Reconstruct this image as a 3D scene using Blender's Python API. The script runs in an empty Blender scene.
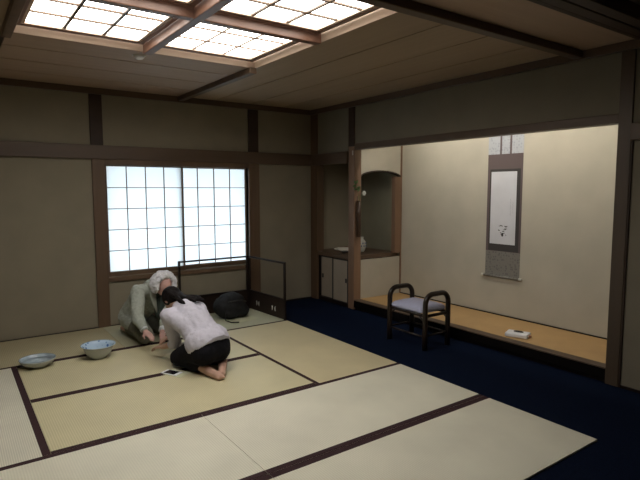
import bpy, bmesh, math, random
from mathutils import Vector, Matrix
random.seed(7)
C = bpy.context.scene.collection
PI = math.pi

# ---------------------------------------------------------------- materials
def nt(name):
    m = bpy.data.materials.new(name); m.use_nodes = True
    n = m.node_tree.nodes; l = m.node_tree.links
    return m, n, l, n['Principled BSDF']

def mat(name, col, rough=.6, var=.12, scale=8, stretch=(1, 1, 1), bump=0., bscale=60, metal=0., col2=None, spec=.5, detail=4):
    """procedural: noise between two tones of the colour, optional bump"""
    m, n, l, b = nt(name)
    b.inputs['Roughness'].default_value = rough
    b.inputs['Metallic'].default_value = metal
    b.inputs['Specular IOR Level'].default_value = spec
    tc = n.new('ShaderNodeTexCoord'); mp = n.new('ShaderNodeMapping'); l.new(tc.outputs['Object'], mp.inputs['Vector'])
    mp.inputs['Scale'].default_value = stretch
    nz = n.new('ShaderNodeTexNoise'); nz.inputs['Scale'].default_value = scale; nz.inputs['Detail'].default_value = detail
    l.new(mp.outputs['Vector'], nz.inputs['Vector'])
    r = n.new('ShaderNodeValToRGB')
    c2 = col2 or tuple(min(1, c * (1 + var)) for c in col)
    c1 = tuple(c * (1 - var) for c in col) if not col2 else col
    r.color_ramp.elements[0].position = .3; r.color_ramp.elements[0].color = (*c1, 1)
    r.color_ramp.elements[1].position = .7; r.color_ramp.elements[1].color = (*c2, 1)
    l.new(nz.outputs['Fac'], r.inputs['Fac']); l.new(r.outputs['Color'], b.inputs['Base Color'])
    if bump:
        z = n.new('ShaderNodeTexNoise'); z.inputs['Scale'].default_value = bscale; z.inputs['Detail'].default_value = 3
        l.new(mp.outputs['Vector'], z.inputs['Vector'])
        bp = n.new('ShaderNodeBump'); bp.inputs['Strength'].default_value = bump; bp.inputs['Distance'].default_value = .01
        l.new(z.outputs['Fac'], bp.inputs['Height']); l.new(bp.outputs['Normal'], b.inputs['Normal'])
    return m

def tatami_mat(name, col, axis, rib=.16, freq=66):
    """woven rush: fine ribs across the mat plus soft tone drift"""
    m, n, l, b = nt(name)
    b.inputs['Roughness'].default_value = .5; b.inputs['Specular IOR Level'].default_value = .45
    tc = n.new('ShaderNodeTexCoord')
    w = n.new('ShaderNodeTexWave'); w.wave_type = 'BANDS'; w.bands_direction = axis
    w.inputs['Scale'].default_value = freq / 6.28 * 2; w.inputs['Distortion'].default_value = .4; w.inputs['Detail'].default_value = 1
    l.new(tc.outputs['Object'], w.inputs['Vector'])
    nz = n.new('ShaderNodeTexNoise'); nz.inputs['Scale'].default_value = 2.2; nz.inputs['Detail'].default_value = 3
    l.new(tc.outputs['Object'], nz.inputs['Vector'])
    r = n.new('ShaderNodeValToRGB')
    r.color_ramp.elements[0].position = .3; r.color_ramp.elements[0].color = (*[c * .93 for c in col], 1)
    r.color_ramp.elements[1].position = .7; r.color_ramp.elements[1].color = (*[min(1, c * 1.06) for c in col], 1)
    l.new(nz.outputs['Fac'], r.inputs['Fac'])
    mx = n.new('ShaderNodeMix'); mx.data_type = 'RGBA'; mx.blend_type = 'MULTIPLY'
    mx.inputs[0].default_value = rib
    l.new(r.outputs['Color'], mx.inputs[6]); l.new(w.outputs['Color'], mx.inputs[7])
    l.new(mx.outputs[2], b.inputs['Base Color'])
    bp = n.new('ShaderNodeBump'); bp.inputs['Strength'].default_value = .25; bp.inputs['Distance'].default_value = .004
    l.new(w.outputs['Fac'], bp.inputs['Height']); l.new(bp.outputs['Normal'], b.inputs['Normal'])
    return m

M = {}
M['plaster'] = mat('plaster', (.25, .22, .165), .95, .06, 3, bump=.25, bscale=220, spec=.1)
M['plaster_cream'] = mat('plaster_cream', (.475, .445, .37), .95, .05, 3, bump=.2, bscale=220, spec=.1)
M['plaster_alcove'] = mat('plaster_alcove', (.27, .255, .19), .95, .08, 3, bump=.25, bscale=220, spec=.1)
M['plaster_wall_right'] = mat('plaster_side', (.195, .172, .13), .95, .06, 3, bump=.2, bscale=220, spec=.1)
M['wood'] = mat('wood_brown', (.115, .069, .040), .5, .25, 5, (1, 1, .08), bump=.1, bscale=40)
M['wood_h'] = mat('wood_brown_rail', (.088, .055, .034), .5, .22, 5, (.08, .08, 1), bump=.1, bscale=40)
M['wood_h2'] = mat('wood_dark_post', (.072, .047, .029), .5, .25, 5, (1, 1, .08))
M['wood_post'] = mat('wood_alcove_post', (.21, .125, .078), .4, .2, 6, (1, 1, .06))
M['wood_dark'] = mat('wood_dark', (.042, .025, .018), .55, .25, 5, (.1, .1, 1), spec=.3)
M['wood_red'] = mat('wood_reddish_beam', (.17, .085, .055), .42, .25, 7, (.1, .1, 1))
M['wood_light'] = mat('wood_pale', (.55, .41, .31), .5, .15, 7, (.1, .1, 1))
M['plank_x'] = mat('ceiling_plank_long_x', (.37, .255, .18), .6, .06, 6, (.12, 2.5, 1))
M['plank_y'] = mat('ceiling_plank_long_y', (.32, .23, .148), .6, .06, 6, (2.5, .12, 1))
M['lacquer'] = mat('dark_lacquer', (.014, .009, .008), .4, .2, 6, spec=.25)
M['lacquer_brown'] = mat('brown_lacquer', (.022, .014, .011), .4, .2, 6, spec=.25)
M['carpet'] = mat('navy_carpet', (.0042, .0085, .024), 1, .25, 60, bump=.6, bscale=500, spec=.05)
M['heri'] = mat('brown_cloth_border', (.045, .025, .027), .9, .15, 60, bump=.2, bscale=300, spec=.1)
M['tatami_x'] = tatami_mat('rush_weave_x', (.60, .545, .35), 'X')
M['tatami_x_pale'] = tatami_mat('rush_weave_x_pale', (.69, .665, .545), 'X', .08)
M['tatami_y'] = tatami_mat('rush_weave_y', (.61, .53, .335), 'Y')
M['tatami_left'] = tatami_mat('rush_weave_ribbed', (.69, .665, .55), 'X', .22, 80)
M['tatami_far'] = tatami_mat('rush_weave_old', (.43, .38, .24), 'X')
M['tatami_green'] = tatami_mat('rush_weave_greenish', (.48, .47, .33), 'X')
M['toko_mat'] = mat('alcove_mat', (.46, .295, .13), .55, .08, 4, bump=.1, bscale=150)
M['fusuma'] = mat('door_paper', (.31, .26, .205), .8, .05, 5, spec=.2)
M['black'] = mat('black_frame', (.012, .010, .009), .4, .2, 20)
M['black_beam'] = mat('black_lacquer', (.004, .003, .003), .6, .2, 6, spec=.1)
M['rattan'] = mat('dark_bentwood', (.018, .011, .008), .3, .35, 12, spec=.35)
M['cushion'] = mat('lilac_grey_cloth', (.40, .41, .55), .9, .05, 30, bump=.2, bscale=300, spec=.1)
M['white'] = mat('white_plastic', (.75, .76, .80), .4, .03, 10)
M['offwhite'] = mat('offwhite', (.55, .52, .46), .6, .05, 10)
M['bag'] = mat('dark_grey_nylon', (.014, .0145, .016), .8, .3, 25, bump=.5, bscale=60, spec=.25)
M['skin'] = mat('skin', (.50, .30, .265), .55, .08, 30)
M['skin_f'] = mat('skin_pale', (.47, .29, .22), .55, .08, 30)
M['jacket'] = mat('grey_green_jacket', (.35, .375, .335), .9, .10, 40, bump=.3, bscale=200, spec=.1)
M['trousers_grey'] = mat('grey_trousers', (.15, .15, .125), .9, .12, 40, spec=.1)
M['tie'] = mat('dark_tie', (.03, .045, .04), .8, .3, 40)
M['shirt_white'] = mat('white_shirt', (.62, .66, .70), .8, .04, 30)
M['sweater'] = mat('pale_lilac_sweater', (.52, .505, .585), .9, .06, 30, bump=.3, bscale=120, spec=.1)
M['black_cloth'] = mat('black_cloth', (.008, .008, .011), .9, .3, 30, spec=.15)
M['hair_white'] = mat('white_hair', (.62, .62, .66), .8, .15, 90, bump=.8, bscale=150)
M['hair_dark'] = mat('dark_hair', (.008, .006, .006), .65, .35, 40, (1, 1, .2), bump=.4, bscale=150, spec=.15)
M['celadon'] = mat('blue_grey_glaze', (.34, .41, .46), .12, .18, 14)
M['porcelain_out'] = mat('grey_glaze', (.44, .47, .46), .18, .08, 10)
M['bamboo'] = mat('bamboo_brown', (.06, .033, .020), .4, .25, 9, (1, 1, .15))
M['leaf'] = mat('leaf_green', (.07, .14, .045), .55, .3, 30)
M['petal'] = mat('pale_petal', (.55, .55, .50), .6, .1, 30)
M['cloth_blue'] = mat('blue_grey_cloth', (.20, .25, .28), .9, .3, 35, bump=.3)
M['metal'] = mat('pale_metal', (.55, .55, .53), .35, .08, 20, metal=.8)
M['ink'] = mat('ink', (.03, .03, .03), .9, .2, 30)
M['paper'] = mat('drawing_paper', (.62, .63, .68), .85, .05, 5, spec=.1)
M['beige_paper'] = mat('beige_paper', (.55, .56, .40), .85, .05, 5, spec=.1)
M['screen'] = mat('phone_screen', (.01, .01, .014), .15, .2, 10)

def flower_porcelain():
    m, n, l, b = nt('blue_and_white_porcelain')
    b.inputs['Roughness'].default_value = .14
    tc = n.new('ShaderNodeTexCoord')
    v = n.new('ShaderNodeTexVoronoi'); v.inputs['Scale'].default_value = 21
    l.new(tc.outputs['Object'], v.inputs['Vector'])
    r = n.new('ShaderNodeValToRGB'); e = r.color_ramp.elements
    e[0].position = .22; e[0].color = (.10, .19, .42, 1); e[1].position = .34; e[1].color = (.46, .60, .74, 1)
    l.new(v.outputs['Distance'], r.inputs['Fac']); l.new(r.outputs['Color'], b.inputs['Base Color'])
    return m
M['porcelain'] = flower_porcelain()

def brocade(name, c1, c2, scale, w=0.):
    m, n, l, b = nt(name)
    b.inputs['Roughness'].default_value = .85; b.inputs['Specular IOR Level'].default_value = .15
    tc = n.new('ShaderNodeTexCoord')
    v = n.new('ShaderNodeTexVoronoi'); v.inputs['Scale'].default_value = scale; v.inputs['Randomness'].default_value = w
    l.new(tc.outputs['Object'], v.inputs['Vector'])
    r = n.new('ShaderNodeValToRGB'); e = r.color_ramp.elements
    e[0].position = .30; e[0].color = (*c1, 1); e[1].position = .48; e[1].color = (*c2, 1)
    l.new(v.outputs['Distance'], r.inputs['Fac']); l.new(r.outputs['Color'], b.inputs['Base Color'])
    return m
M['brocade_main'] = brocade('brown_silk', (.115, .09, .09), (.14, .11, .11), 90)
M['brocade_light'] = brocade('grey_brocade', (.155, .15, .14), (.22, .21, .19), 34, .6)
M['brocade_top'] = brocade('pale_brocade', (.34, .36, .40), (.42, .44, .48), 34, .6)
M['brocade_inner'] = brocade('dark_silk', (.05, .047, .047), (.065, .06, .06), 120)

def paper_glow(name, col, s):
    m, n, l, b = nt(name)
    b.inputs['Base Color'].default_value = (.8, .78, .72, 1)
    b.inputs['Emission Color'].default_value = (*col, 1); b.inputs['Emission Strength'].default_value = s
    b.inputs['Roughness'].default_value = .9
    return m
M['lamp_paper'] = paper_glow('lit_lamp_paper', (1, .955, .88), 9)
M['tube_glow'] = paper_glow('tube_lamp_glow', (1, .95, .85), 50)

def shoji_paper():
    m, n, l, b = nt('shoji_paper')
    out = [x for x in n if x.type == 'OUTPUT_MATERIAL'][0]
    t = n.new('ShaderNodeBsdfTranslucent'); d = n.new('ShaderNodeBsdfDiffuse'); mx = n.new('ShaderNodeMixShader')
    nz = n.new('ShaderNodeTexNoise'); nz.inputs['Scale'].default_value = 2
    r = n.new('ShaderNodeValToRGB'); r.color_ramp.elements[0].color = (.84, .88, .9, 1); r.color_ramp.elements[1].color = (.9, .92, .92, 1)
    tc = n.new('ShaderNodeTexCoord'); l.new(tc.outputs['Object'], nz.inputs['Vector']); l.new(nz.outputs['Fac'], r.inputs['Fac'])
    l.new(r.outputs['Color'], t.inputs['Color']); d.inputs['Color'].default_value = (.8, .8, .76, 1)
    mx.inputs[0].default_value = .4
    l.new(t.outputs[0], mx.inputs[1]); l.new(d.outputs[0], mx.inputs[2]); l.new(mx.outputs[0], out.inputs['Surface'])
    return m
M['shoji'] = shoji_paper()

# ---------------------------------------------------------------- mesh helpers
class MB:
    def __init__(s): s.v = []; s.f = []; s.sm = []
    def add(s, vs, fs, smooth=False):
        o = len(s.v); s.v += [tuple(x) for x in vs]; s.f += [tuple(i + o for i in f) for f in fs]; s.sm += [smooth] * len(fs); return s
    def box(s, x0, x1, y0, y1, z0, z1, R=None):
        vs = [Vector((x, y, z)) for z in (z0, z1) for y in (y0, y1) for x in (x0, x1)]
        if R is not None: vs = [R @ v for v in vs]
        return s.add(vs, [(0, 2, 3, 1), (4, 5, 7, 6), (0, 1, 5, 4), (2, 6, 7, 3), (0, 4, 6, 2), (1, 3, 7, 5)])
    def loft(s, rings, closed_ends=True, smooth=True, cyc=False):
        n = len(rings[0]); vs = [p for r in rings for p in r]; fs = []
        k = len(rings)
        for i in range(k if cyc else k - 1):
            a = i * n; b = ((i + 1) % k) * n
            for j in range(n):
                j2 = (j + 1) % n; fs.append((a + j, a + j2, b + j2, b + j))
        if closed_ends and not cyc:
            fs.append(tuple(range(n - 1, -1, -1))); fs.append(tuple((k - 1) * n + j for j in range(n)))
        return s.add(vs, fs, smooth)
    def tube(s, pts, r, n=10, flat=1.0, ref=None, ends=True):
        pts = [Vector(p) for p in pts]; rr = r if isinstance(r, (list, tuple)) else [r] * len(pts)
        rings = []; u = None
        for i, p in enumerate(pts):
            t = (pts[min(i + 1, len(pts) - 1)] - pts[max(i - 1, 0)]).normalized()
            if u is None:
                u = Vector(ref) if ref else (Vector((0, 0, 1)) if abs(t.z) < .9 else Vector((1, 0, 0)))
            u = (u - t * u.dot(t)).normalized(); w = t.cross(u)
            rings.append([p + (u * math.cos(2 * PI * j / n) * rr[i] + w * math.sin(2 * PI * j / n) * rr[i] * flat) for j in range(n)])
        return s.loft(rings, ends)
    def lathe(s, prof, c=(0, 0, 0), n=36, close=True):
        rings = [[(c[0] + r * math.cos(2 * PI * j / n), c[1] + r * math.sin(2 * PI * j / n), c[2] + z) for j in range(n)] for r, z in prof]
        return s.loft(rings, close)
    def cap(s, a, b, ra, rb, n=14):
        """tapered capsule"""
        a = Vector(a); b = Vector(b); d = b - a; L = d.length or 1e-6; t = d / L
        pts = []; rs = []
        for k in range(5):
            th = -PI / 2 + k * PI / 8 ; pts.append(a + t * ra * math.sin(th)); rs.append(max(ra * math.cos(th), ra * .05))
        pts.append(a); rs.append(ra); pts.append(b); rs.append(rb)
        for k in range(1, 5):
            th = k * PI / 8; pts.append(b + t * rb * math.sin(th)); rs.append(max(rb * math.cos(th), rb * .05))
        u = t.orthogonal().normalized(); w = t.cross(u)
        rings = [[p + (u * math.cos(2 * PI * j / n) + w * math.sin(2 * PI * j / n)) * r for j in range(n)] for p, r in zip(pts, rs)]
        return s.loft(rings, True)
    def chain(s, pts, rs):
        for i in range(len(pts) - 1): s.cap(pts[i], pts[i + 1], rs[i], rs[i + 1])
        return s
    def ell(s, c, r, R=None, n=18, m=10):
        rings = []
        for k in range(m + 1):
            th = -PI / 2 + PI * k / m; cz = math.sin(th); cr = max(math.cos(th), .02)
            ring = []
            for j in range(n):
                v = Vector((r[0] * cr * math.cos(2 * PI * j / n), r[1] * cr * math.sin(2 * PI * j / n), r[2] * cz))
                if R is not None: v = R @ v
                ring.append(Vector(c) + v)
            rings.append(ring)
        return s.loft(rings, True)
    def me(s, name):
        m = bpy.data.meshes.new(name); m.from_pydata(s.v, [], s.f)
        bm = bmesh.new(); bm.from_mesh(m); bmesh.ops.recalc_face_normals(bm, faces=bm.faces); bm.to_mesh(m); bm.free()
        for p, q in zip(m.polygons, s.sm): p.use_smooth = q
        return m
    def build(s, name, m, parent=None, bevel=0., origin=None):
        me = s.me(name)
        if origin is None and parent is None:
            xs = [v[0] for v in s.v]; ys = [v[1] for v in s.v]; zs = [v[2] for v in s.v]
            origin = ((min(xs) + max(xs)) / 2, (min(ys) + max(ys)) / 2, min(zs))
        if parent is not None and origin is None:
            origin = wloc(parent)
        me.transform(Matrix.Translation(-Vector(origin)))
        me.materials.append(m); o = bpy.data.objects.new(name, me); C.objects.link(o)
        if parent is not None:
            o.parent = parent; o.location = Vector(origin) - wloc(parent)
        else: o.location = origin
        if bevel:
            b = o.modifiers.new('bevel', 'BEVEL'); b.width = bevel; b.segments = 2; b.limit_method = 'ANGLE'
        return o

def wloc(o):
    v = Vector(o.location)
    while o.parent: o = o.parent; v += Vector(o.location)
    return v

def remesh_build(mb, name, m, parent, voxel, smooth=4, disp=None, floor=.0016):
    """fuses the overlapping volumes of mb into one continuous skin"""
    o = mb.build(name, m, parent)
    r = o.modifiers.new('r', 'REMESH'); r.mode = 'VOXEL'; r.voxel_size = voxel
    sm = o.modifiers.new('s', 'SMOOTH'); sm.iterations = smooth; sm.factor = .6
    if disp:
        t = bpy.data.textures.new(name + '_t', 'CLOUDS'); t.noise_scale = disp[1]
        d = o.modifiers.new('d', 'DISPLACE'); d.texture = t; d.strength = disp[0]; d.mid_level = .5; d.texture_coords = 'LOCAL'
    dg = bpy.context.evaluated_depsgraph_get(); ev = o.evaluated_get(dg)
    me = bpy.data.meshes.new_from_object(ev)
    for p in me.polygons: p.use_smooth = True
    if not me.materials: me.materials.append(m)
    zc = floor - wloc(o).z
    for vtx in me.vertices:
        if vtx.co.z < zc: vtx.co.z = zc
    old = o.data; o.modifiers.clear(); o.data = me; me.name = name
    return o

def thing(name, label, cat, loc, group=None):
    o = bpy.data.objects.new(name, None); C.objects.link(o); o.location = loc
    o.empty_display_size = .1
    o['label'] = label; o['category'] = cat
    if group: o['group'] = group
    return o
def tag(o, label, cat, group=None):
    o['label'] = label; o['category'] = cat
    if group: o['group'] = group
    return o
def struct(name, mb, m, bevel=0., parent=None):
    o = mb.build(name, m, parent, bevel)
    if parent is None: o['kind'] = 'structure'
    return o

# ---------------------------------------------------------------- layout numbers (metres; room corner at the origin)
H = .955; R = -1.055; Y2 = -1.0088; Y3 = -1.955; Y4 = -2.9206; Y5 = -3.876; Y6 = -4.745
V = -3.9227; W = -1.97; S = R - 2 * H
XL = -5.8; YF = -8.0          # left wall and front wall, behind the camera
CZ = 2.72
TZ = .0                       # tatami top = z 0, the carpet 12 mm lower
FZ = -.012

struct('floor', MB().box(XL - .1, 1.0, YF - .1, .1, FZ - .1, FZ), M['carpet'])

# ceiling: planks with fine gaps around the square light opening
def ceiling():
    base = MB()
    ox0, ox1, oy0, oy1 = -3.97, -1.93, -3.93, -1.88
    z0, z1 = CZ + .012, CZ + .20
    base.box(XL - .1, ox0, YF - .1, .1, z0, z1); base.box(ox1, .1, YF - .1, .1, z0, z1)
    base.box(ox0, ox1, oy1, .1, z0, z1); base.box(ox0, ox1, YF - .1, oy0, z0, z1)
    base.box(ox0 - .01, ox1 + .01, oy0 - .01, oy1 + .01, CZ + .16, CZ + .20)
    c = struct('ceiling', base, M['wood_dark'])
    g = .016
    # planks running in x, left of the dividing beam, between the wall and the lights
    mx = MB(); ys = [0, -.50, -.985, -1.475, -1.88]
    for a, b in zip(ys[:-1], ys[1:]): mx.box(-3.93, -1.96, b + g, a, CZ, CZ + .02)
    ys = [-3.93 - .49 * k for k in range(9)]
    for a, b in zip(ys[:-1], ys[1:]): mx.box(-1.96 if 0 else XL, 0 if b > -4.45 else 0, b + g, a, CZ, CZ + .02)
    mx.build('plank_field', M['plank_x'], c)
    my = MB(); xs = [-1.93, -1.49, -1.0, -.49, 0]
    for a, b in zip(xs[:-1], xs[1:]): my.box(a, b - g, -3.93, 0, CZ, CZ + .02)
    xs = [-3.97 - .46 * k for k in range(5)]
    for b, a in zip(xs[:-1], xs[1:]): my.box(a + g, b, -3.93, 0, CZ, CZ + .02)
    my.build('plank_field', M['plank_y'], c)
ceiling()

# ceiling battens and beams
struct('trim_1', MB().box(-1.995, -1.925, -1.9, -.04, 2.665, CZ), M['wood_h'], .006)           # from lights to the window wall
struct('trim_2', MB().box(-4.1, -.03, -3.985, -3.905, 2.662, CZ), M['wood_h'], .006)             # from lights to the alcove wall
struct('trim_3', MB().box(-3.97, -3.905, -3.90, -1.86, 2.675, CZ + .03), M['wood'], .006)
struct('trim_4', MB().box(-4.1, -.03, -4.47, -4.43, 2.69, CZ).box(-4.1, -.03, -4.60, -4.52, 2.66, CZ).box(-4.1, -.03, -4.74, -4.66, 2.63, CZ), M['wood_dark'], .004)
# crossing beams under the lights
struct('trim_5', MB().box(-3.90, -1.955, -2.984, -2.916, 2.695, 2.775), M['wood_red'], .007)
struct('trim_6', MB().box(-2.974, -2.906, -3.90, -1.895, 2.692, 2.774), M['wood_red'], .007)
# pale sloping lip round the light opening
def lip():
    m = MB()
    o = (-3.93, -1.93, -3.91, -1.88); i = (-3.903, -1.955, -3.885, -1.905)
    def ring(b, z): return [(b[0], b[2], z), (b[1], b[2], z), (b[1], b[3], z), (b[0], b[3], z)]
    m.loft([ring(o, CZ - .002), ring(i, CZ + .045), ring(i, CZ + .06), ring((-3.95, -1.91, -3.93, -1.86), CZ + .06), ring((-3.95, -1.91, -3.93, -1.86), CZ + .0)], False, False)
    return m
struct('trim_7', lip(), M['wood_light'])

def ceiling_light(x0, x1, y0, y1, lab, th=.0105):
    t = thing('ceiling_light', lab, 'ceiling light', ((x0 + x1) / 2, (y0 + y1) / 2, CZ + .02), 'square paper ceiling lights')
    zf = CZ + .034
    f = MB(); w = .036
    for a, b, c, d in ((x0, x1, y0, y0 + w), (x0, x1, y1 - w, y1), (x0, x0 + w, y0 + w, y1 - w), (x1 - w, x1, y0 + w, y1 - w)): f.box(a, b, c, d, zf, zf + .025)
    f.build('frame', M['wood_red'], t, .004)
    g = MB(); a0, a1, b0, b1 = x0 + w, x1 - w, y0 + w, y1 - w; q = .022
    for a, b, c, d in ((a0, a1, b0, b0 + q), (a0, a1, b1 - q, b1), (a0, a0 + q, b0 + q, b1 - q), (a1 - q, a1, b0 + q, b1 - q)): g.box(a, b, c, d, zf + .007, zf + .024)
    g.build('inner_frame', M['wood_light'], t)
    l = MB(); r = th
    for k in (1, 2):
        xx = a0 + (a1 - a0) * k / 3; yy = b0 + (b1 - b0) * k / 3
        l.box(xx - r, xx + r, b0 + q, b1 - q, zf + .012, zf + .0245); l.box(a0 + q, a1 - q, yy - r, yy + r, zf + .013, zf + .0245)
    l.build('lattice', M['wood'], t)
    MB().box(x0 + .002, x1 - .002, y0 + .002, y1 - .002, zf + .0251, zf + .034).build('paper_panel', M['lamp_paper'], t)
ceiling_light(-3.89, -2.985, -2.905, -1.945, 'lit paper ceiling light nearest the window wall, above the two bowls')
ceiling_light(-2.895, -1.99, -2.905, -1.945, 'lit paper ceiling light nearest the room corner, beside the dark ceiling batten', .006)
ceiling_light(-2.895, -1.99, -3.86, -2.995, 'lit paper ceiling light cut by the top edge, nearer the hanging scroll')
ceiling_light(-3.89, -2.985, -3.86, -2.995, 'lit paper ceiling light of which only a sliver shows at the top edge')

# ---------------------------------------------------------------- back wall with window
NB, NT = 1.935, 2.09       # tie rail
wx0, wx1, wz0, wz1 = -2.866, -1.036, .58, 1.875
w = MB()
w.box(XL - .1, wx0, 0, .12, FZ, CZ + .1); w.box(wx1, 0, 0, .12, FZ, CZ + .1)
w.box(wx0, wx1, 0, .12, FZ, wz0); w.box(wx0, wx1, 0, .12, wz1, CZ + .1)
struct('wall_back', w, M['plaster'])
struct('trim_8', MB().box(-3.005, -2.872, -.03, .0, FZ, NB), M['wood'], .004)
struct('trim_9', MB().box(-1.035, -.877, -.03, .0, FZ, NB), M['wood'], .004)
struct('trim_10', MB().box(XL, -.002, -.045, .0, NB, NT), M['wood_h'], .005)
struct('trim_11', MB().box(-3.008, -2.872, -.022, .0, NT, 2.652), M['wood_dark'], .004)
struct('trim_12', MB().box(-1.028, -.88, -.022, .0, NT, 2.652), M['wood_dark'], .004)
struct('trim_13', MB().box(XL, -.045, -.04, .0, 2.652, CZ), M['wood_h'], .005)
struct('baseboard_back', MB().box(XL, -.02, -.022, .0, FZ, .006), M['lacquer'])
# window: outer frame, sill, two shoji sashes
win = MB()
win.box(wx0 - .012, wx1 + .016, -.028, .10, .520, .575)      # sill
win.box(wx0 - .012, wx1 + .016, -.028, .10, 1.872, NB)         # head rail
win.box(wx0 - .012, wx0, -.02, .10, .575, 1.872); win.box(wx1, wx1 + .010, -.02, .10, .575, 1.872)
wo = struct('window_1', win, M['wood'], .003)
def sash(x0, x1, y):
    f = MB(); st = .020; zb, zt = .577, 1.871; br = .056
    f.box(x0, x0 + st, y, y + .026, zb, zt); f.box(x1 - st, x1, y, y + .026, zb, zt)
    f.box(x0 + st, x1 - st, y, y + .026, zb, zb + br); f.box(x0 + st, x1 - st, y, y + .026, zt - .012, zt)
    s = f.build('window_sash', M['wood'], wo, .002)
    l = MB(); a0, a1, b0, b1 = x0 + st, x1 - st, zb + br, zt - .012
    for k in range(1, 4):
        x = a0 + (a1 - a0) * k / 4; l.box(x - .0048, x + .0048, y + .004, y + .018, b0, b1)
    for k in range(1, 5):
        z = b0 + (b1 - b0) * k / 5; l.box(a0, a1, y + .005, y + .018, z - .0045, z + .0045)
    l.build('lattice', M['wood'], s)
    MB().box(a0 - .004, a1 + .004, y + .0185, y + .0205, b0 - .004, b1 + .004).build('paper_pane', M['shoji'], s)
sash(wx0 + .001, -1.935, .004)
sash(-1.975, wx1 - .001, .042)
# unseen eave, added outside to shade the top of the window paper
struct('added_shade_eave', MB().box(-3.6, -.4, .13, .75, 2.02, 2.08), M['wood_dark'])

# ---------------------------------------------------------------- right wall, alcoves
D = .86; PY = -.99; RY = -4.41
w = MB()
w.box(0, .07, -.862, -.165, NB + .01, CZ + .1)          # over the side alcove
w.box(0.012, .085, -4.290, PY, 2.15, CZ + .1)           # small wall over the main alcove
w.box(0.012, .09, YF - .1, -4.365, FZ, CZ + .1)            # wall right of the last post
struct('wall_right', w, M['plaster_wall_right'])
struct('trim_15', MB().box(-.012, .11, -.16, .0, FZ, CZ - .05), M['wood'], .004)      # corner post
struct('trim_16', MB().box(0, .12, PY, -.868, FZ, 2.15), M['wood_post'], .005)         # alcove post
struct('trim_17', MB().box(-.004, .10, PY, -.868, 2.15, 2.652), M['wood_dark'], .004)
struct('trim_18', MB().box(0, .12, -4.275, PY + .0005, 2.108, 2.182), M['wood_h'], .004)   # header
struct('trim_19', MB().box(-.004, .12, -4.378, -4.275, FZ, 2.70), M['wood_h2'], .004)     # right post
struct('trim_20', MB().box(-.03, .0, -.868, -.047, NB, NT), M['wood_h'], .005)           # tie rail over the side alcove
struct('trim_21', MB().box(-.03, .012, YF, -4.379, 1.965, 2.095), M['wood_h'], .005)   # tie rail right of the post
struct('trim_22', MB().box(-.04, .012, YF, 0, 2.652, CZ), M['wood_h'], .005)
struct('trim_23', MB().box(-.002, .012, -4.392, -4.379, FZ, 1.965), M['wood_dark'], .003)
struct('baseboard_right', MB().box(0., .012, YF, -4.393, FZ, .01), M['lacquer'])
# alcove shell
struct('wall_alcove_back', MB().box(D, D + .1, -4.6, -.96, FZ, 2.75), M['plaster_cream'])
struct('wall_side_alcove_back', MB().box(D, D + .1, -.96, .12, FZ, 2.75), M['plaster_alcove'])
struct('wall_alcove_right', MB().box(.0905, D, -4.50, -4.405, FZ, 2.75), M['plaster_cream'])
struct('wall_alcove_left', MB().box(.0, D, .0, .12, FZ, 2.75), M['plaster'])
struct('ceiling_alcove', MB().box(.085, D, -4.41, .0, 2.50, 2.56), M['wood_h'])
# partition between the two alcoves with an arched opening
def partition():
    m = MB(); y0, y1 = PY + .012, PY + .06
    x0, x1 = .121, D - .001
    # piece under the counter, piece above the arch
    m.box(x0, x1, y0, y1, FZ, .64)
    n = 16; xa, xb = x0, .845
    top = 2.5; front = []; 
    for k in range(n + 1):
        u = k / n; x = xa + (xb - xa) * u; z = 1.775 + .068 * (1 - (2 * u - 1) ** 2) ** .7
        front.append((x, z))
    vs = []; fs = []
    for y in (y0, y1):
        for x, z in front: vs.append((x, y, z)); vs.append((x, y, top))
    N = 2 * (n + 1)
    for k in range(n):
        a = 2 * k
        fs += [(a, a + 2, a + 3, a + 1), (N + a, N + a + 1, N + a + 3, N + a + 2), (a, N + a, N + a + 2, a + 2), (a + 1, a + 3, N + a + 3, N + a + 1)]
    fs += [(0, 1, N + 1, N), (2 * n, N + 2 * n, N + 2 * n + 1, 2 * n + 1)]
    m.add(vs, fs)
    return m
struct('wall_partition', partition(), M['plaster_cream'])
# arch edging, jamb and corner batten
def arch_edge():
    m = MB(); n = 16; xa, xb = .121, .845; y0, y1 = PY + .004, PY + .066
    rings = []
    for k in range(n + 1):
        u = k / n; x = xa + (xb - xa) * u; z = 1.775 + .068 * (1 - (2 * u - 1) ** 2) ** .7
        rings.append([(x, y0, z - .012), (x, y1, z - .012), (x, y1, z + .004), (x, y0, z + .004)])
    return m.loft(rings, True, False)
struct('trim_24', arch_edge(), M['wood_dark'])
struct('trim_25', MB().box(.735, .845, PY - .002, PY + .07, .70, 1.765), M['wood_post'], .003)
struct('trim_26', MB().box(D - .018, D, PY - .006, PY + .0115, .12, 2.5), M['wood_post'])
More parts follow.
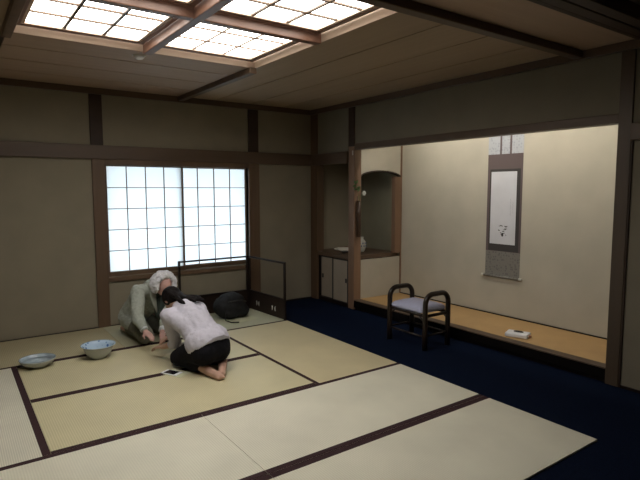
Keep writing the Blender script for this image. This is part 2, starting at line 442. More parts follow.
# alcove counter and cabinet
cab = thing('low_cabinet', 'low built-in cabinet with two papered sliding doors under a brown board, in the side alcove', 'cabinet', (.3, -.5, FZ))
MB().box(0.002, D - .002, -.926, -.003, .645, .70).build('countertop', M['wood_h'], cab, .004)
b = MB()
b.box(.02, .6, -.862, -.845, FZ, .645); b.box(.02, .6, -.166, -.161, FZ, .645)
b.box(.02, .6, -.845, -.166, FZ, .035); b.box(.02, .6, -.845, -.166, .633, .645); b.box(.60, .62, -.862, -.161, FZ, .645)
b.build('body', M['lacquer'], cab)
def door(y0, y1, x, hy):
    s = .022
    d = MB().box(x + .003, x + .013, y0 + s, y1 - s, .048, .620).build('door', M['fusuma'], cab)
    q = MB()
    q.box(x, x + .016, y0, y0 + s, .036, .632); q.box(x, x + .016, y1 - s, y1, .036, .632)
    q.box(x, x + .016, y0 + s, y1 - s, .036, .048); q.box(x, x + .016, y0 + s, y1 - s, .620, .632)
    q.build('door_frame', M['black'], d)
    p = MB(); p.box(x - .001, x + .006, hy - .018, hy + .018, .315, .375)
    p.build('door_pull', M['black'], d, .003)
door(-.510, -.168, .042, -.225)
door(-.842, -.480, .023, -.790)

# main alcove platform
pl = thing('alcove_platform', 'raised alcove platform with orange-brown mat behind a dark lacquered front beam', 'platform', (.4, -2.6, FZ))
MB().box(.002, .11, -4.274, PY - .001, .02, .108).build('front_beam', M['black_beam'], pl, .002)
MB().box(.0, .11, -4.274, PY - .001, .1085, .120).build('beam_lit_top', M['wood_h'], pl, .002)  # top of the same lacquered beam, lamplight on it painted as brown
MB().box(.112, D - .002, -4.400, PY + .010, FZ, .118).build('mat_surface', M['toko_mat'], pl)
MB().box(D - .016, D - .001, -4.400, PY - .007, .118, .130).build('edge_strip', M['lacquer'], pl)
MB().box(.03, .10, -4.274, PY - .001, FZ, .0195).build('plinth', M['lacquer'], pl)

# tube lamp hidden behind the header of the main alcove
lamp = thing('alcove_lamp', 'tube lamp tucked up behind the header of the scroll alcove', 'lamp', (.16, -2.9, 2.40))
MB().box(.0855, .14, -4.2, -1.3, 2.36, 2.42).build('housing', M['offwhite'], lamp)
MB().tube([(.16, -4.18, 2.33), (.16, -1.32, 2.33)], .014, 12).build('tube', M['tube_glow'], lamp)
for yy in (-4.19, -1.33): MB().box(.14, .155, yy, yy + .02, 2.33, 2.40).build('end_cap', M['offwhite'], lamp)

# other walls, behind the camera's view
struct('wall_left', MB().box(XL - .1, XL, YF, 0, FZ, CZ + .1), M['plaster'])
struct('wall_front', MB().box(XL - .1, .1, YF - .1, YF, FZ, CZ + .1), M['plaster'])

# ---------------------------------------------------------------- tatami
def mat_thing(x0, x1, y0, y1, sides, m, lab, bw=.034):
    t = thing('tatami_mat', lab, 'tatami mat', ((x0 + x1) / 2, (y0 + y1) / 2, FZ), 'tatami mats on the floor')
    g = .0015
    x0 += g; x1 -= g; y0 += g; y1 -= g
    MB().box(x0, x1, y0, y1, FZ, 0).build('rush_surface', m, t)
    e = .0012
    for s in sides:
        q = {'N': (x0, x1, y1 - bw, y1), 'S': (x0, x1, y0, y0 + bw), 'E': (x1 - bw, x1, y0, y1), 'W': (x0, x0 + bw, y0, y1)}[s]
        MB().box(*q, 0, e).build('cloth_border', M['heri'], t)
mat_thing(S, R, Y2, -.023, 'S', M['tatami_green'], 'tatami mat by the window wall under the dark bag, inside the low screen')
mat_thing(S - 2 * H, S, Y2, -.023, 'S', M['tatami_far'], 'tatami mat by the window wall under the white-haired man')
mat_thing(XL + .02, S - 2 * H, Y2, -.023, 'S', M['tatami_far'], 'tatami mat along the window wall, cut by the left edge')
mat_thing(V, W, Y3, Y2, 'NS', M['tatami_x'], 'tatami mat under the two bowls and the kneeling woman\'s knees')
mat_thing(V, W, Y4, Y3, 'NS', M['tatami_x'], 'tatami mat just in front of the phone, under the woman\'s bare feet')
mat_thing(W, R, Y4, Y2, 'W', M['tatami_y'], 'tatami mat laid crosswise at the foot of the low screen, beside the carpet')
mat_thing(V - H, V, Y4, Y2, 'E', M['tatami_left'], 'pale ribbed tatami mat laid crosswise at the left edge', .045)
mat_thing(XL + .02, V - H, Y4, Y2, 'E', M['tatami_x_pale'], 'tatami mat outside the left edge')
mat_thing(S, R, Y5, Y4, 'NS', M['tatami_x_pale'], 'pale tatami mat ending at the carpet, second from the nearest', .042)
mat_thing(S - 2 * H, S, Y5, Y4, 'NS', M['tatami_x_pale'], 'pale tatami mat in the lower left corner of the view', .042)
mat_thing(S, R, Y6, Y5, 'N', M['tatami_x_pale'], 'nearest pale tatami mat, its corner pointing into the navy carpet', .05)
mat_thing(S - 2 * H, S, Y6, Y5, 'N', M['tatami_x_pale'], 'tatami mat at the very bottom edge, mostly outside the view', .05)

# ---------------------------------------------------------------- low tea screen
sc = thing('folding_screen', 'low two-panel folding screen with dark boards below and an open frame above', 'screen', (-1.11, -.14, 0))
def panel(a, b, marks):
    a = Vector((*a, 0)); b = Vector((*b, 0)); d = b - a; L = d.length; t = d / L
    Rm = Matrix(((t.x, -t.y, 0, a.x), (t.y, t.x, 0, a.y), (0, 0, 1, .0015), (0, 0, 0, 1)))
    f = MB(); k = .013; h = .712; q = .011
    f.box(0, k * 2, -q, q, 0, h, Rm); f.box(L - k * 2, L, -q, q, 0, h, Rm)
    f.box(k * 2, L - k * 2, -q, q, h - .022, h, Rm); f.box(k * 2, L - k * 2, -q, q, .235, .258, Rm)
    fr = f.build('frame', M['lacquer'], sc)
    MB().box(k * 2, L - k * 2, -.006, .006, .004, .235, Rm).build('board', M['lacquer_brown'], sc)
    for hx, s in marks:  # pale metallic crescents on the board
        m = MB(); pts = []
        for i in range(9):
            th = -.9 + 1.8 * i / 8; pts.append(Rm @ Vector((hx + s * .022 * math.cos(th) - s * .022, -.0075, .105 + .040 * math.sin(th))))
        m.tube(pts, [.002, .004, .006, .007, .0075, .007, .006, .004, .002], 8)
        m.build('crescent', M['metal'], sc)
panel((-2.085, -.135), (-1.125, -.135), [])
panel((-1.118, -.15), (-1.066, -.985), [(.20, 1), (.245, -1), (.56, 1), (.62, -1)])

# ---------------------------------------------------------------- bowls
def bowl(x, y, rim, foot, h, prof, m_in, m_out, label):
    t = thing('bowl', label, 'bowl', (x, y, .0012), 'porcelain bowls on the tatami')
    out = [(foot * .9, 0), (foot, 0), (foot, .012)]
    for k in range(1, 15):
        u = k / 14
        for (u0, r0), (u1, r1) in zip(prof, prof[1:]):
            if u0 <= u <= u1: q = (u - u0) / (u1 - u0); rr_ = r0 + (r1 - r0) * q; break
        out.append((rr_ * rim, .012 + (h - .012) * u))
    MB().lathe(out + [(rim - .003, h + .002)] + [(r - .006, z + .006) for r, z in reversed(out[3:-1])] + [(.0015, .022)], (x, y, .0012), 48).build('outside', m_out, t)
    pr = [(max(r - .0052, .002), z + .0075) for r, z in out[3:-1]]
    MB().lathe([(.002, .0225 + .006)] + pr + [(rim - .001, h + .0035), (rim - .001, h + .0025)] + [(r - .001, z - .001) for r, z in reversed(pr)] + [(.002, .0225 + .004)], (x, y, .0012), 48, False).build('glazed_inside', m_in, t)
bowl(-3.765, -1.10, .150, .07, .072, ((0, .50), (.12, .66), (.35, .80), (.6, .90), (.85, .965), (1, 1)), M['celadon'], M['porcelain_out'], 'shallow blue-grey glazed bowl, the left one of two, on the tatami')
bowl(-3.258, -1.155, .156, .07, .125, ((0, .46), (.08, .56), (.22, .67), (.42, .755), (.62, .80), (.76, .835), (.86, .885), (.94, .95), (1, 1)), M['porcelain'], M['porcelain_out'], 'deep bowl with blue flowers inside its flared rim, between the shallow bowl and the people')

# ---------------------------------------------------------------- phone on paper
p = MB(); Rz = Matrix.Translation((-2.80, -2.02, .0014)) @ Matrix.Rotation(math.radians(-62), 4, 'Z')
p.box(-.105, .085, -.075, .075, 0, .0016, Rz); tag(p.build('paper_sheet', M['beige_paper']), 'pale greenish paper sheet lying under the white phone', 'paper')
Rz = Matrix.Translation((-2.845, -1.985, .0034)) @ Matrix.Rotation(math.radians(-62), 4, 'Z')
ph = thing('phone', 'white smartphone with black screen lying beside the kneeling woman', 'phone', (-2.825, -2.03, .0034))
MB().box(-.085, .085, -.045, .045, 0, .008, Rz).build('body', M['white'], ph, .003)
MB().box(-.058, .058, -.039, .039, .0078, .0088, Rz).build('screen', M['screen'], ph)

# ---------------------------------------------------------------- stool
st = thing('stool', 'low bentwood stool with looped dark armrests and a lilac-grey cushioned seat on the carpet', 'stool', (-.385, -2.53, FZ))
def arch(y):
    pts = []; x0, x1 = -.55, -.215; h = .545; r = .10
    pts += [(x0, y, FZ), (x0, y, .15), (x0, y, .3), (x0, y, h - r)]
    for k in range(1, 7): th = PI - PI / 2 * k / 6; pts.append((x0 + r + r * math.cos(th), y, h - r + r * math.sin(th)))
    for k in range(0, 7): th = PI / 2 - PI / 2 * k / 6; pts.append((x1 - r + r * math.cos(th), y, h - r + r * math.sin(th)))
    pts += [(x1, y, .3), (x1, y, .15), (x1, y, FZ)]
    MB().tube(pts, .0265, 14, ref=(0, 1, 0)).build('arm_loop', M['rattan'], st)
arch(-2.275); arch(-2.785)
def cross(a, b, r=.013, nm='stretcher'): MB().tube([a, b], r, 10).build(nm, M['rattan'], st)
for x in (-.545, -.22): cross((x, -2.275, .335), (x, -2.785, .335), .016, 'seat_rail')
for y in (-2.275, -2.785): cross((-.55, y, .33), (-.215, y, .33), .016, 'seat_rail')
for x in (-.55, -.215): cross((x, -2.275, .12), (x, -2.785, .12), .010)
for y in (-2.275, -2.785): cross((-.55, y, .13), (-.215, y, .13), .010)
for x in (-.55, -.215):
    for y, s in ((-2.275, -1), (-2.785, 1)):
        MB().tube([(x, y, .24), (x, y + s * .03, .285), (x, y + s * .08, .325)], .009, 8).build('brace', M['rattan'], st)
def cushion():
    m = MB(); rings = []; x0, x1, y0, y1 = -.565, -.205, -2.757, -2.303; n = 8
    def rr(inset, z):
        pts = []; c = .035
        a0, a1, b0, b1 = x0 + inset, x1 - inset, y0 + inset, y1 - inset
        for cx, cy, s in ((a1 - c, b1 - c, 0), (a0 + c, b1 - c, 1), (a0 + c, b0 + c, 2), (a1 - c, b0 + c, 3)):
            for k in range(n): th = PI / 2 * (s + k / (n - 1)); pts.append((cx + c * math.cos(th), cy + c * math.sin(th), z))
        return pts
    for i, z in ((.02, .351), (.003, .356), (-.002, .372), (.004, .392), (.02, .407), (.05, .420), (.09, .428), (.11, .430)): rings.append(rr(i, z))
    return m.loft(rings)
cushion().build('cushion', M['cushion'], st)

# ---------------------------------------------------------------- white packet on the platform
pk = thing('plastic_case', 'small white flat case with a black object on top, on the alcove platform', 'case', (.25, -3.31, .118))
Rk = Matrix.Translation((.245, -3.30, .1185)) @ Matrix.Rotation(math.radians(-70), 4, 'Z')
MB().box(-.115, .105, -.075, .075, 0, .042, Rk).build('body', M['white'], pk, .012)
m = MB(); m.ell(Rk @ Vector((.0, .012, .046)), (.022, .05, .010), Rk.to_3x3() @ Matrix.Rotation(PI / 2, 3, 'Z'))
m.build('black_top', M['black'], pk)
MB().ell(Rk @ Vector((.110, .0, .017)), (.012, .02, .010)).build('end_button', mat('dull_orange', (.45, .22, .14)), pk)

# ---------------------------------------------------------------- hanging scroll
sy0, sy1 = -2.885, -2.425; sx = D - .002
def zat(z): return z
scr = thing('hanging_scroll', 'hanging scroll with a small ink drawing, mounted on grey and brown silk', 'scroll', (sx, (sy0 + sy1) / 2, .55))
def sheet(y0, y1, z0, z1, m, nm, lift, par=scr): return MB().box(sx - lift - .001, sx - lift, y0, y1, z0, z1).build(nm, m, par)
sheet(sy0, sy1, 1.99, 2.46, M['brocade_top'], 'top_mount', .0)
for yy in (-2.595, -2.725): sheet(yy - .012, yy + .012, 1.99, 2.46, M['brocade_main'], 'hanging_band', .0015)
sheet(sy0, sy1, .87, 1.99, M['brocade_main'], 'middle_mount', .0)
sheet(sy0 + .025, sy1 - .035, .875, 1.82, M['brocade_inner'], 'inner_border', .0015)
sheet(sy0, sy1, .585, .87, M['brocade_light'], 'bottom_mount', .0)
pic = sheet(-2.815, -2.478, .955, 1.79, M['paper'], 'drawing', .003)
ik = MB(); rnd = random.Random(3)
for k in range(16):
    y = -2.650 + rnd.uniform(-.05, .05); z = 1.13 + rnd.uniform(-.07, .045)
    a = rnd.uniform(-1, 1); L = rnd.uniform(.008, .028)
    ik.tube([(sx - .0042, y - L * math.cos(a), z - L * math.sin(a) * .5), (sx - .0045, y, z + .004), (sx - .0042, y + L * math.cos(a), z + L * math.sin(a) * .5)], [.001, rnd.uniform(.003, .006), .001], 6, flat=.2, ref=(0, 0, 1))
ik.ell((sx - .0042, -2.648, 1.065), (.001, .014, .022))
ik.build('ink_drawing', M['ink'], pic)
FI = mat('faint_ink', (.30, .32, .36))
for yq, n_, z_ in ((-2.745, 7, 1.48), (-2.775, 5, 1.45)):      # two faint columns of brush writing
    path = []; 
    for k in range(n_ * 3): path.append((sx - .0042, yq + .005 * math.sin(k * 2.1), z_ - k * .0095))
    MB().tube(path, .0011, 5).build('faint_writing', FI, pic)
MB().tube([(sx - .016, sy0 - .03, .575), (sx - .016, sy1 + .03, .575)], .013, 14).build('roller', M['brocade_light'], scr)
for a, b in ((sy0 - .035, sy0 - .005), (sy1 + .005, sy1 + .035)): MB().tube([(sx - .016, a, .575), (sx - .016, b, .575)], .0155, 14).build('roller_knob', M['petal'], scr)

# ---------------------------------------------------------------- hanging bamboo vase, plant, vase on counter
tb = thing('bamboo_vase', 'tall dark bamboo flower tube hanging on the side of the alcove post', 'vase', (.045, PY - .034, .965))
MB().lathe([(.024, 0), (.030, .004), (.030, .30), (.032, .31), (.030, .32), (.030, .475), (.024, .475), (.024, .30), (.001, .30)], (.05, PY - .034, .965), 20).build('tube', M['bamboo'], tb)
MB().box(.046, .054, PY - .005, PY - .0005, 1.38, 1.50).build('hook', M['black'], tb)
sp = thing('flower_sprig', 'leafy sprig with one pale flower in the hanging bamboo tube', 'flower', (.05, PY - .034, 1.30))
MB().tube([(.05, PY - .034, 1.28), (.045, PY - .045, 1.46), (.01, PY - .06, 1.56), (-.02, PY - .065, 1.66)], [.003, .003, .0025, .002], 6).build('stem', M['leaf'], sp)
MB().tube([(.048, PY - .04, 1.44), (.07, PY - .05, 1.50), (.11, PY - .055, 1.535)], [.003, .002, .002], 6).build('stem', M['leaf'], sp)
def leaf(base, d, L, wd):
    base = Vector(base); d = Vector(d).normalized(); s = d.cross(Vector((0.5, .7, .3))).normalized()
    n = 6; rings = []
    up = d.cross(s)
    for k in range(n + 1):
        u = k / n; c = base + d * L * u - up * .01 * math.sin(u * PI); ww = max(wd * math.sin(PI * u ** .8), .0006)
        rings.append([c - s * ww, c + up * .0012, c + s * ww, c - up * .0012])
    return MB().loft(rings)
for bpt, d, L, wd in (((.0, PY - .06, 1.58), (-1, -.2, .35), .07, .018), ((-.005, PY - .06, 1.60), (1, -.3, .5), .06, .016), ((-.018, PY - .065, 1.65), (-.6, -.1, .8), .07, .018),
                     ((-.02, PY - .065, 1.66), (.3, -.2, 1), .06, .016), ((-.015, PY - .065, 1.63), (-1, .1, .0), .06, .017), ((.01, PY - .06, 1.56), (.4, -.4, .8), .06, .015)):
    leaf(bpt, d, L, wd).build('leaf', M['leaf'], sp)
fl = MB()
for k in range(6):
    a = k * PI / 3; c = Vector((.115, PY - .056, 1.54)); d = Vector((math.cos(a), -.2, math.sin(a)))
    fl.ell(c + d * .020, (.017, .007, .011), Matrix.Rotation(-a, 3, 'Y'))
fl.build('flower', M['petal'], sp)

vs = thing('porcelain_vase', 'small white vase with faint blue pattern standing on the brown counter behind the post', 'vase', (.47, -.595, .70))
MB().lathe([(.030, 0), (.034, .004), (.050, .04), (.060, .09), (.058, .13), (.040, .165), (.022, .18), (.020, .20), (.027, .212), (.022, .212), (.016, .198), (.001, .18)], (.47, -.595, .7), 32).build('body', M['petal'], vs)
bl = MB()
for k in range(10):
    a = k * PI / 5
    for z, r in ((.085, .0605), (.125, .0590)):
        c = (.47 + r * math.cos(a + z * 9), -.595 + r * math.sin(a + z * 9), .7 + z); bl.ell(c, (.008, .008, .012), n=8, m=6)
bl.build('blue_pattern', mat('cobalt', (.10, .14, .28), .2), vs)

m = MB(); m.ell((.30, -.40, .728), (.115, .17, .026), Matrix.Rotation(.25, 3, 'Z')); m.ell((.25, -.47, .722), (.07, .10, .02))
tag(remesh_build(m, 'folded_cloth', M['offwhite'], None, .008, 3, (.012, .05)), 'white folded cloth lying on the brown counter of the side alcove', 'cloth')
tr = MB(); tr.box(.40, .62, -.44, -.10, .7008, .716).box(.40, .412, -.44, -.10, .716, .730).box(.608, .62, -.44, -.10, .716, .730).box(.412, .608, -.44, -.428, .716, .730).box(.412, .608, -.112, -.10, .716, .730)
tag(tr.build('wooden_tray', M['wood_post']), 'shallow brown tray at the back of the side alcove counter', 'tray')
m = MB().lathe([(.03, 0), (.045, .006), (.05, .03), (.044, .03), (.038, .01), (.001, .008)], (.16, -.60, .7008), 24)
tag(m.build('dark_dish', M['black']), 'small dark dish on the side alcove counter next to the post', 'dish')
cl = MB().box(-.006, -.0005, -.968, -.948, 2.035, 2.095)
tag(cl.build('wall_hook', M['offwhite'], None, .002), 'small pale hook plate at the top of the alcove post', 'hook')

# ---------------------------------------------------------------- smoke detector
sd = thing('smoke_detector', 'small white round smoke detector on the ceiling by the lights', 'smoke detector', (-2.955, -1.72, CZ))
MB().lathe([(.001, -.006), (.052, -.006), (.055, 0), (.001, 0)], (-2.955, -1.735, CZ), 28).build('base', M['offwhite'], sd)
MB().lathe([(.001, -.034), (.026, -.032), (.038, -.020), (.040, -.0065), (.001, -.0065)], (-2.955, -1.735, CZ), 28).build('sensor', M['white'], sd)

# ---------------------------------------------------------------- bag and bits beside it
bg = thing('backpack', 'round dark grey backpack slumped on the tatami inside the low screen', 'bag', (-1.49, -.46, 0))
m = MB(); m.ell((-1.56, -.46, .150), (.215, .18, .142)); m.ell((-1.545, -.47, .225), (.175, .14, .09)); m.ell((-1.59, -.50, .09), (.15, .14, .088)); m.ell((-1.45, -.50, .085), (.13, .13, .083))
remesh_build(m, 'body', M['bag'], bg, .014, 5, (.028, .09), .0036)
pts = [(-1.68, -.55, .20), (-1.62, -.62, .235), (-1.54, -.645, .245), (-1.45, -.63, .235), (-1.38, -.56, .20)]
MB().tube(pts, .007, 8).build('zip', M['black'], bg)
MB().tube([(-1.56, -.46, .285), (-1.545, -.47, .312), (-1.51, -.47, .312), (-1.49, -.46, .285)], .009, 8).build('handle', M['black'], bg)
MB().tube([(-1.68, -.60, .10), (-1.72, -.68, .03), (-1.68, -.76, .018), (-1.60, -.80, .018)], .012, 8, flat=.4, ref=(0, 0, 1)).build('strap', M['black'], bg)
ppr = MB(); Rp = Matrix.Translation((-1.50, -.62, .0012)) @ Matrix.Rotation(math.radians(12), 4, 'Z')
ppr.box(-.18, .20, -.13, .14, 0, .002, Rp)
tag(ppr.build('paper_sheet', M['beige_paper']), 'pale sheet of paper lying under the dark backpack', 'paper')
m = MB(); m.ell((-1.90, -.34, .07), (.09, .09, .068)); m.ell((-1.90, -.32, .14), (.07, .07, .06)); m.ell((-1.86, -.42, .04), (.06, .07, .038))
tag(remesh_build(m, 'cloth_bundle', M['cloth_blue'], None, .010, 3, (.03, .05)), 'blue-grey cloth bundle left of the backpack, half hidden by the woman', 'cloth')

# ---------------------------------------------------------------- people
def finger_hand(mb, wrist, direc, palm_n, L=.17, curl=.5, side=1):
    """palm and five bent fingers of unequal length; thumb leaves the side of the palm"""
    w_ = Vector(wrist); d = Vector(direc).normalized(); n = Vector(palm_n); n = (n - d * n.dot(d)).normalized(); s = d.cross(n) * side
    pl_ = L * .50
    for k in (-1.2, -.4, .4, 1.2):
        mb.cap(w_ + s * .010 * k, w_ + d * pl_ + s * .0175 * k, .014, .0115, 10)
    for k, fl_ in ((-1.5, .40), (-.5, .50), (.5, .47), (1.5, .36)):
        a = w_ + d * pl_ + s * .0145 * k; Lf = L * fl_; dd = d; r = .0085
        for j, fr in enumerate((.45, .32, .23)):
            dd = (dd * math.cos(curl * (.4 + .35 * j)) + n * math.sin(curl * (.4 + .35 * j))).normalized()
            b_ = a + dd * Lf * fr; mb.cap(a, b_, r, r * .92, 10); a = b_; r *= .92
    a = w_ + d * L * .14 - s * .020; dd = (d * .75 - s * .75 + n * .2).normalized()
    b_ = a + dd * L * .22; mb.cap(a, b_, .012, .010, 10)
    dd = (d + n * .35 - s * .1).normalized(); mb.cap(b_, b_ + dd * L * .2, .010, .0085, 10)

def frame_from(fwd, up):
    f = Vector(fwd).normalized(); u = Vector(up); u = (u - f * u.dot(f)).normalized(); s = u.cross(f)   # s = left of figure
    return f, u, s

def head(mb, c, face, up, r=1.0):
    """skull, face, nose, ears, chin"""
    f, u, s = frame_from(face, up); c = Vector(c)
    Rm = Matrix((s, f, u)).transposed()
    mb.ell(c, (.076 * r, .094 * r, .094 * r), Rm)
    mb.ell(c + f * .030 * r - u * .045 * r, (.058 * r, .062 * r, .070 * r), Rm)
    mb.ell(c + f * .060 * r - u * .092 * r, (.026 * r, .024 * r, .020 * r), Rm)        # chin
    mb.cap(c + f * .090 * r - u * .006 * r, c + f * .106 * r - u * .036 * r, .007 * r, .012 * r, 10)   # nose
    for k in (-1, 1):
        mb.ell(c + s * k * .077 * r - u * .020 * r - f * .004, (.010 * r, .019 * r, .032 * r), Rm)   # ear
        mb.ell(c + f * .078 * r + s * k * .032 * r + u * .014 * r, (.020 * r, .010 * r, .007 * r), Rm)   # brow
        mb.ell(c + f * .070 * r + s * k * .040 * r - u * .032 * r, (.020 * r, .016 * r, .016 * r), Rm)   # cheek
    mb.ell(c + f * .090 * r - u * .062 * r, (.024 * r, .008 * r, .006 * r), Rm)      # lips
    return f, u, s, Rm

def eyes(par, c, f, u, s, r=1.0):
    c = Vector(c)
    for k in (-1, 1):
        m = MB(); m.ell(c + f * .087 * r + s * k * .031 * r - u * .006 * r, (.010, .006, .0045), Matrix((s, f, u)).transposed(), 12, 8)
        m.build('eye', M['black'], par)

# ---- kneeling woman, seen from behind
wm = thing('person', 'kneeling woman in a pale lilac top and black trousers, barefoot, bent over toward the man', 'person', (-2.55, -2.10, 0))
F = Vector((-.22, .975, 0)).normalized(); Lf = Vector((-F.y, F.x, 0))
hip = Vector((-2.555, -2.135, .235)); sho = Vector((-2.655, -1.80, .49)); hc = Vector((-2.675, -1.555, .565))
lS = sho + Lf * .165 - Vector((0, 0, .01)); rS = sho - Lf * .165 + Vector((0, 0, .0))
lE = Vector((-2.72, -1.76, .19)); lW = Vector((-2.785, -1.585, .125))
rE = Vector((-2.50, -1.53, .27)); rW = Vector((-2.63, -1.42, .175))
lK = hip + F * .315 + Lf * .105; lK.z = .085; rK = hip + F * .33 - Lf * .125; rK.z = .085
lA = Vector((-2.625, -2.17, .052)); rA = Vector((-2.43, -2.13, .060))
lT = Vector((-2.575, -2.375, .028)); rT = Vector((-2.535, -2.335, .034))
bd = MB()
bd.chain([hip, (hip + sho) / 2 + Vector((0, 0, .05)), sho], [.12, .105, .10])
bd.cap(lS, rS, .05, .05); bd.cap(sho, hc - Vector((0, 0, .02)), .052, .048)
f, u, s, Rm = head(bd, hc, (F.x * .55, F.y * .55, -.85), (F.x, F.y, .6), .96)
for a, b_, c_, d_ in ((lS, lE, lW, 1), (rS, rE, rW, -1)): bd.chain([a, b_, c_], [.042, .034, .023])
finger_hand(bd, lW, (-.35, .75, -.15), (.1, .0, -1), .165, .55, 1)
finger_hand(bd, rW, (-.85, -.15, -.2), (.0, .0, -1), .165, .5, -1)
for h_, k_, a_, t_, o in ((hip + Lf * .08, lK, lA, lT, 1), (hip - Lf * .08, rK, rA, rT, -1)):
    bd.chain([h_, k_], [.085, .058]); bd.chain([k_, a_], [.052, .034])
    # sole-up foot: heel, ball, toes
    dr = (t_ - a_).normalized(); sd_ = Vector((-dr.y, dr.x, 0))
    bd.chain([a_ + Vector((0, 0, .004)), a_ + dr * .09, t_], [.042, .038, .031])
    bd.cap(a_ - dr * .01 + Vector((0, 0, .018)), a_ + dr * .02, .030, .03)
    for j in range(5):
        b0 = t_ + sd_ * (.026 - .013 * j) * o * 1.0; bd.cap(b0, b0 + dr * (.030 - .003 * j), .013 - .001 * j, .012 - .001 * j, 10)
remesh_build(bd, 'body', M['skin_f'], wm, .0065, 3)
eyes(wm, hc, f, u, s, .96)
sw = MB()
hb = hip + Vector((0, 0, .03))
sw.cap(hb - F*.02 - Vector((0,0,.02)), hb + F*.10 - Vector((0,0,.04)), .156, .158)
sw.chain([hb + F * .02 + Vector((0, 0, .02)), (hip + sho) / 2 + Vector((0, 0, .045)), sho + Vector((0, 0, .0))], [.135, .128, .112])
sw.cap(hb + Lf * .055 + F * .03 + Vector((0, 0, .0)), hb - Lf * .055 + F * .03 + Vector((0, 0, .0)), .152, .152)
sw.chain([hb + Lf * .06 + F * .03, (hip + sho) / 2 + Lf * .07 + Vector((0, 0, .02)), lS], [.115, .098, .066])
sw.chain([hb - Lf * .06 + F * .03, (hip + sho) / 2 - Lf * .07 + Vector((0, 0, .02)), rS], [.115, .098, .066])
sw.chain([lS, lE, lW + (lE - lW) * .72], [.062, .052, .044]); sw.chain([rS, rE, rW + (rE - rW) * .12], [.062, .050, .036])
sw.cap(lS, rS, .062, .062)
sw.chain([lE + Vector((.04, -.08, -.02)), lE + Vector((.075, -.15, -.05))], [.04, .022])
so_ = remesh_build(sw, 'shirt', M['sweater'], wm, .009, 3, (.014, .04))
T_ = (sho - hip).normalized(); bm = bmesh.new(); bm.from_mesh(so_.data); o_ = wloc(so_)
bmesh.ops.bisect_plane(bm, geom=bm.verts[:] + bm.edges[:] + bm.faces[:], plane_co=hip - T_ * .045 - o_, plane_no=T_, clear_inner=True)
bmesh.ops.holes_fill(bm, edges=[e for e in bm.edges if e.is_boundary])
bm.to_mesh(so_.data); bm.free()
sk = MB()
sk.chain([hip - Vector((0, 0, .025)), hip + F * .1 - Vector((0, 0, .03))], [.138, .115])
for o, k_, a_ in ((1, lK, lA), (-1, rK, rA)):
    sk.chain([hip + Lf * .085 * o, k_], [.112, .082]); sk.chain([k_, a_ + (k_ - a_) * .22], [.072, .055])
    sk.cap(hip + Lf * .07 * o - F * .02 - Vector((0, 0, .04)), hip + Lf * .07 * o + F * .1 - Vector((0, 0, .06)), .12, .11)
remesh_build(sk, 'trousers', M['black_cloth'], wm, .010, 4, (.012, .06))
# floor contact: keep every part of her above the mats
hr = MB()
hr.ell(hc - f * .018 + u * .012, (.090, .100, .100), Rm)
hr.ell(hc - f * .050 - u * .035, (.080, .065, .080), Rm)
rnd = random.Random(5)
for k in range(26):                     # hair falling over the nape and the near shoulder
    a = rnd.uniform(-1, 1)
    p0 = hc - f * .07 + s * a * .055 + u * rnd.uniform(-.03, .05)
    side_ = -Lf * (.05 + .11 * rnd.random()) if k % 3 else Lf * .05
    p1 = sho + Vector((0, 0, .118)) + F * .07 + side_ * .35
    p2 = sho + Vector((0, 0, .105)) - F * rnd.uniform(.0, .05) + side_ + Vector((0, 0, rnd.uniform(-.015, .01)))
    p3 = p2 - F * .035 - Lf * .02 * rnd.random() - Vector((0, 0, .012))
    hr.chain([p0, p1, p2, p3], [.022, .020, .014, .006])
remesh_build(hr, 'hair', M['hair_dark'], wm, .0065, 2, (.006, .015))

# ---- bowing man, facing the camera side
mn = thing('person', 'white-haired man in a grey-green jacket sitting on his heels, head bowed over his hands', 'person', (-2.78, -.50, 0))
F = Vector((.17, -.985, 0)).normalized(); Lf = Vector((-F.y, F.x, 0))
hip = Vector((-2.685, -.54, .225)); sho = Vector((-2.630, -.88, .545)); hc = Vector((-2.595, -1.095, .63))
lS = sho + Lf * .175; rS = sho - Lf * .175
rE = Vector((-2.850, -1.04, .30)); rW = Vector((-2.815, -1.16, .185))
lE = Vector((-2.535, -1.04, .33)); lW = Vector((-2.670, -1.235, .165))
rK = hip + F * .43 - Lf * .15; rK.z = .09; lK = hip + F * .43 + Lf * .15; lK.z = .09
rA = hip - F * .08 - Lf * .09; rA.z = .055; lA = hip - F * .08 + Lf * .09; lA.z = .055
bd = MB()
bd.chain([hip, (hip + sho) / 2 + Vector((0, .02, .03)), sho], [.13, .12, .11]); bd.cap(lS, rS, .05, .05)
bd.cap(sho + Vector((0, 0, .03)), hc - F * .02, .055, .052)
f, u, s, Rm = head(bd, hc, (F.x * .55, F.y * .55, -.83), (F.x, F.y, .65), 1.02)
for a, b_, c_ in ((lS, lE, lW), (rS, rE, rW)): bd.chain([a, b_, c_], [.045, .036, .026])
finger_hand(bd, rW, (.12, -.80, -.18), (.3, 0, -1), .18, .45, 1)
finger_hand(bd, lW, (-.25, -.80, -.12), (.0, 0, -1), .18, .6, -1)
for o, k_, a_ in ((1, lK, lA), (-1, rK, rA)):
    bd.chain([hip + Lf * .09 * o, k_, a_], [.09, .06, .035]); bd.chain([a_, a_ - F * .16 - Vector((0, 0, .02))], [.036, .028])
remesh_build(bd, 'body', M['skin'], mn, .0065, 3)
eyes(mn, hc, f, u, s, 1.02)
jk = MB(); mid = (hip + sho) / 2 + Vector((0, .02, .03))
jk.chain([hip + Vector((0, 0, .02)), mid, sho], [.150, .140, .115]); jk.cap(lS, rS, .070, .070)
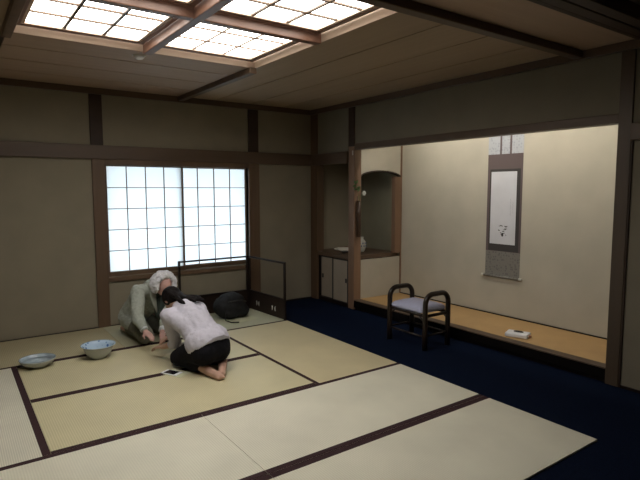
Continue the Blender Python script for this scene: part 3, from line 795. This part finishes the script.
for o, S_, E_, W_ in ((1, lS, lE, lW), (-1, rS, rE, rW)):
    jk.chain([hip + Lf * .08 * o, mid + Lf * .07 * o, S_], [.14, .115, .072])
    jk.chain([S_, E_, W_ + (E_ - W_) * .22], [.074, .064, .046])
    jk.chain([hip + Lf * .12 * o - Vector((0, 0, .02)), hip + Lf * .13 * o + F * .14 - Vector((0, 0, .06))], [.12, .10])
remesh_build(jk, 'jacket', M['jacket'], mn, .010, 3, (.022, .06))
tr_ = MB()
for o, k_, a_ in ((1, lK, lA), (-1, rK, rA)):
    tr_.chain([hip + Lf * .09 * o - Vector((0, 0, .05)), k_], [.115, .086]); tr_.chain([k_, a_], [.074, .052])
remesh_build(tr_, 'trousers', M['trousers_grey'], mn, .010, 4, (.012, .05))
for E_, W_ in ((rE, rW), (lE, lW)):
    d_ = (W_ - E_).normalized(); c_ = W_ - d_ * .03
    MB().tube([c_ - d_ * .03, c_ + d_ * .012], [.040, .041], 16).build('shirt_cuff', M['shirt_white'], mn)
# shirt front and tie between the lapels
ch = sho + F * .10 - Vector((0, 0, .06))
MB().cap(ch - F * .0, ch + F * .02 - Vector((0, 0, .18)), .060, .050).build('shirt_front', M['tie'], mn)
MB().tube([ch + F * .055 + Vector((0, 0, .03)), ch + F * .075 - Vector((0, 0, .08)), ch + F * .060 - Vector((0, 0, .26))], [.020, .034, .040], 10, flat=.35, ref=tuple(Lf)).build('tie', M['tie'], mn)
for o in (-1, 1):
    a = sho + F * .06 + Lf * o * .065 + Vector((0, 0, .055))
    MB().tube([a, a + F * .075 + Lf * o * .012 - Vector((0, 0, .10)), a + F * .085 - Lf * o * .02 - Vector((0, 0, .27))], [.016, .034, .012], 8, flat=.3, ref=tuple(Lf)).build('lapel', M['jacket'], mn)
hr = MB(); rnd = random.Random(11)
for k in range(260):                     # woolly ring of white hair, bald on top of the forehead
    th = rnd.uniform(0, 2 * PI); ph_ = rnd.uniform(-.75, 1.2)
    d_ = s * math.cos(th) * math.cos(ph_) + f * math.sin(th) * math.cos(ph_) + u * math.sin(ph_)
    if d_.dot(f) > .45 and d_.dot(u) < .3: continue
    if d_.dot((u * .85 + f * .52).normalized()) > .58: continue
    q = hc + (s * d_.dot(s) * .102 + f * d_.dot(f) * .108 + u * d_.dot(u) * .108) * rnd.uniform(.92, 1.08)
    hr.ell(hc + (q - hc) * 1.03, (.031, .031, .028), n=8, m=6)
remesh_build(hr, 'hair', M['hair_white'], mn, .006, 1, (.012, .02))

# small dark things in their hands
m = MB().lathe([(.012, 0), (.030, .004), (.036, .022), (.034, .036), (.029, .036), (.028, .012), (.001, .010)], (-2.690, -1.56, .135), 20)
tag(m.build('small_cup', M['black']), 'small dark cup held between the hands of the man and the woman', 'cup')

# ---------------------------------------------------------------- light and camera
wd = bpy.data.worlds.new('daylight'); bpy.context.scene.world = wd; wd.use_nodes = True
wn = wd.node_tree.nodes; bgn = wn['Background']; bgn.inputs['Color'].default_value = (.78, .90, 1.0, 1); bgn.inputs['Strength'].default_value = 5.0

cd = bpy.data.cameras.new('camera'); cam = bpy.data.objects.new('camera', cd); C.objects.link(cam)
yaw, pit, rol = .6191, -.0964, -.0014
d = Vector((math.sin(yaw) * math.cos(pit), math.cos(yaw) * math.cos(pit), math.sin(pit)))
r = Vector((math.cos(yaw), -math.sin(yaw), 0)); u_ = r.cross(d)
r2 = r * math.cos(rol) + u_ * math.sin(rol); u2 = -r * math.sin(rol) + u_ * math.cos(rol)
cam.matrix_world = Matrix.Translation((-4.3439, -6.3121, 1.5878)) @ Matrix((r2, u2, -d)).transposed().to_4x4()
cd.sensor_width = 36; cd.lens = 520.92 / 640 * 36; cd.clip_start = .05
sn = bpy.context.scene; sn.camera = cam
sn.view_settings.view_transform = 'Standard'; sn.view_settings.look = 'None'; sn.view_settings.gamma = 1
sn.view_settings.use_curve_mapping = False; sn.view_settings.exposure = 0.0
sn.cycles.max_bounces = 8; sn.cycles.diffuse_bounces = 6
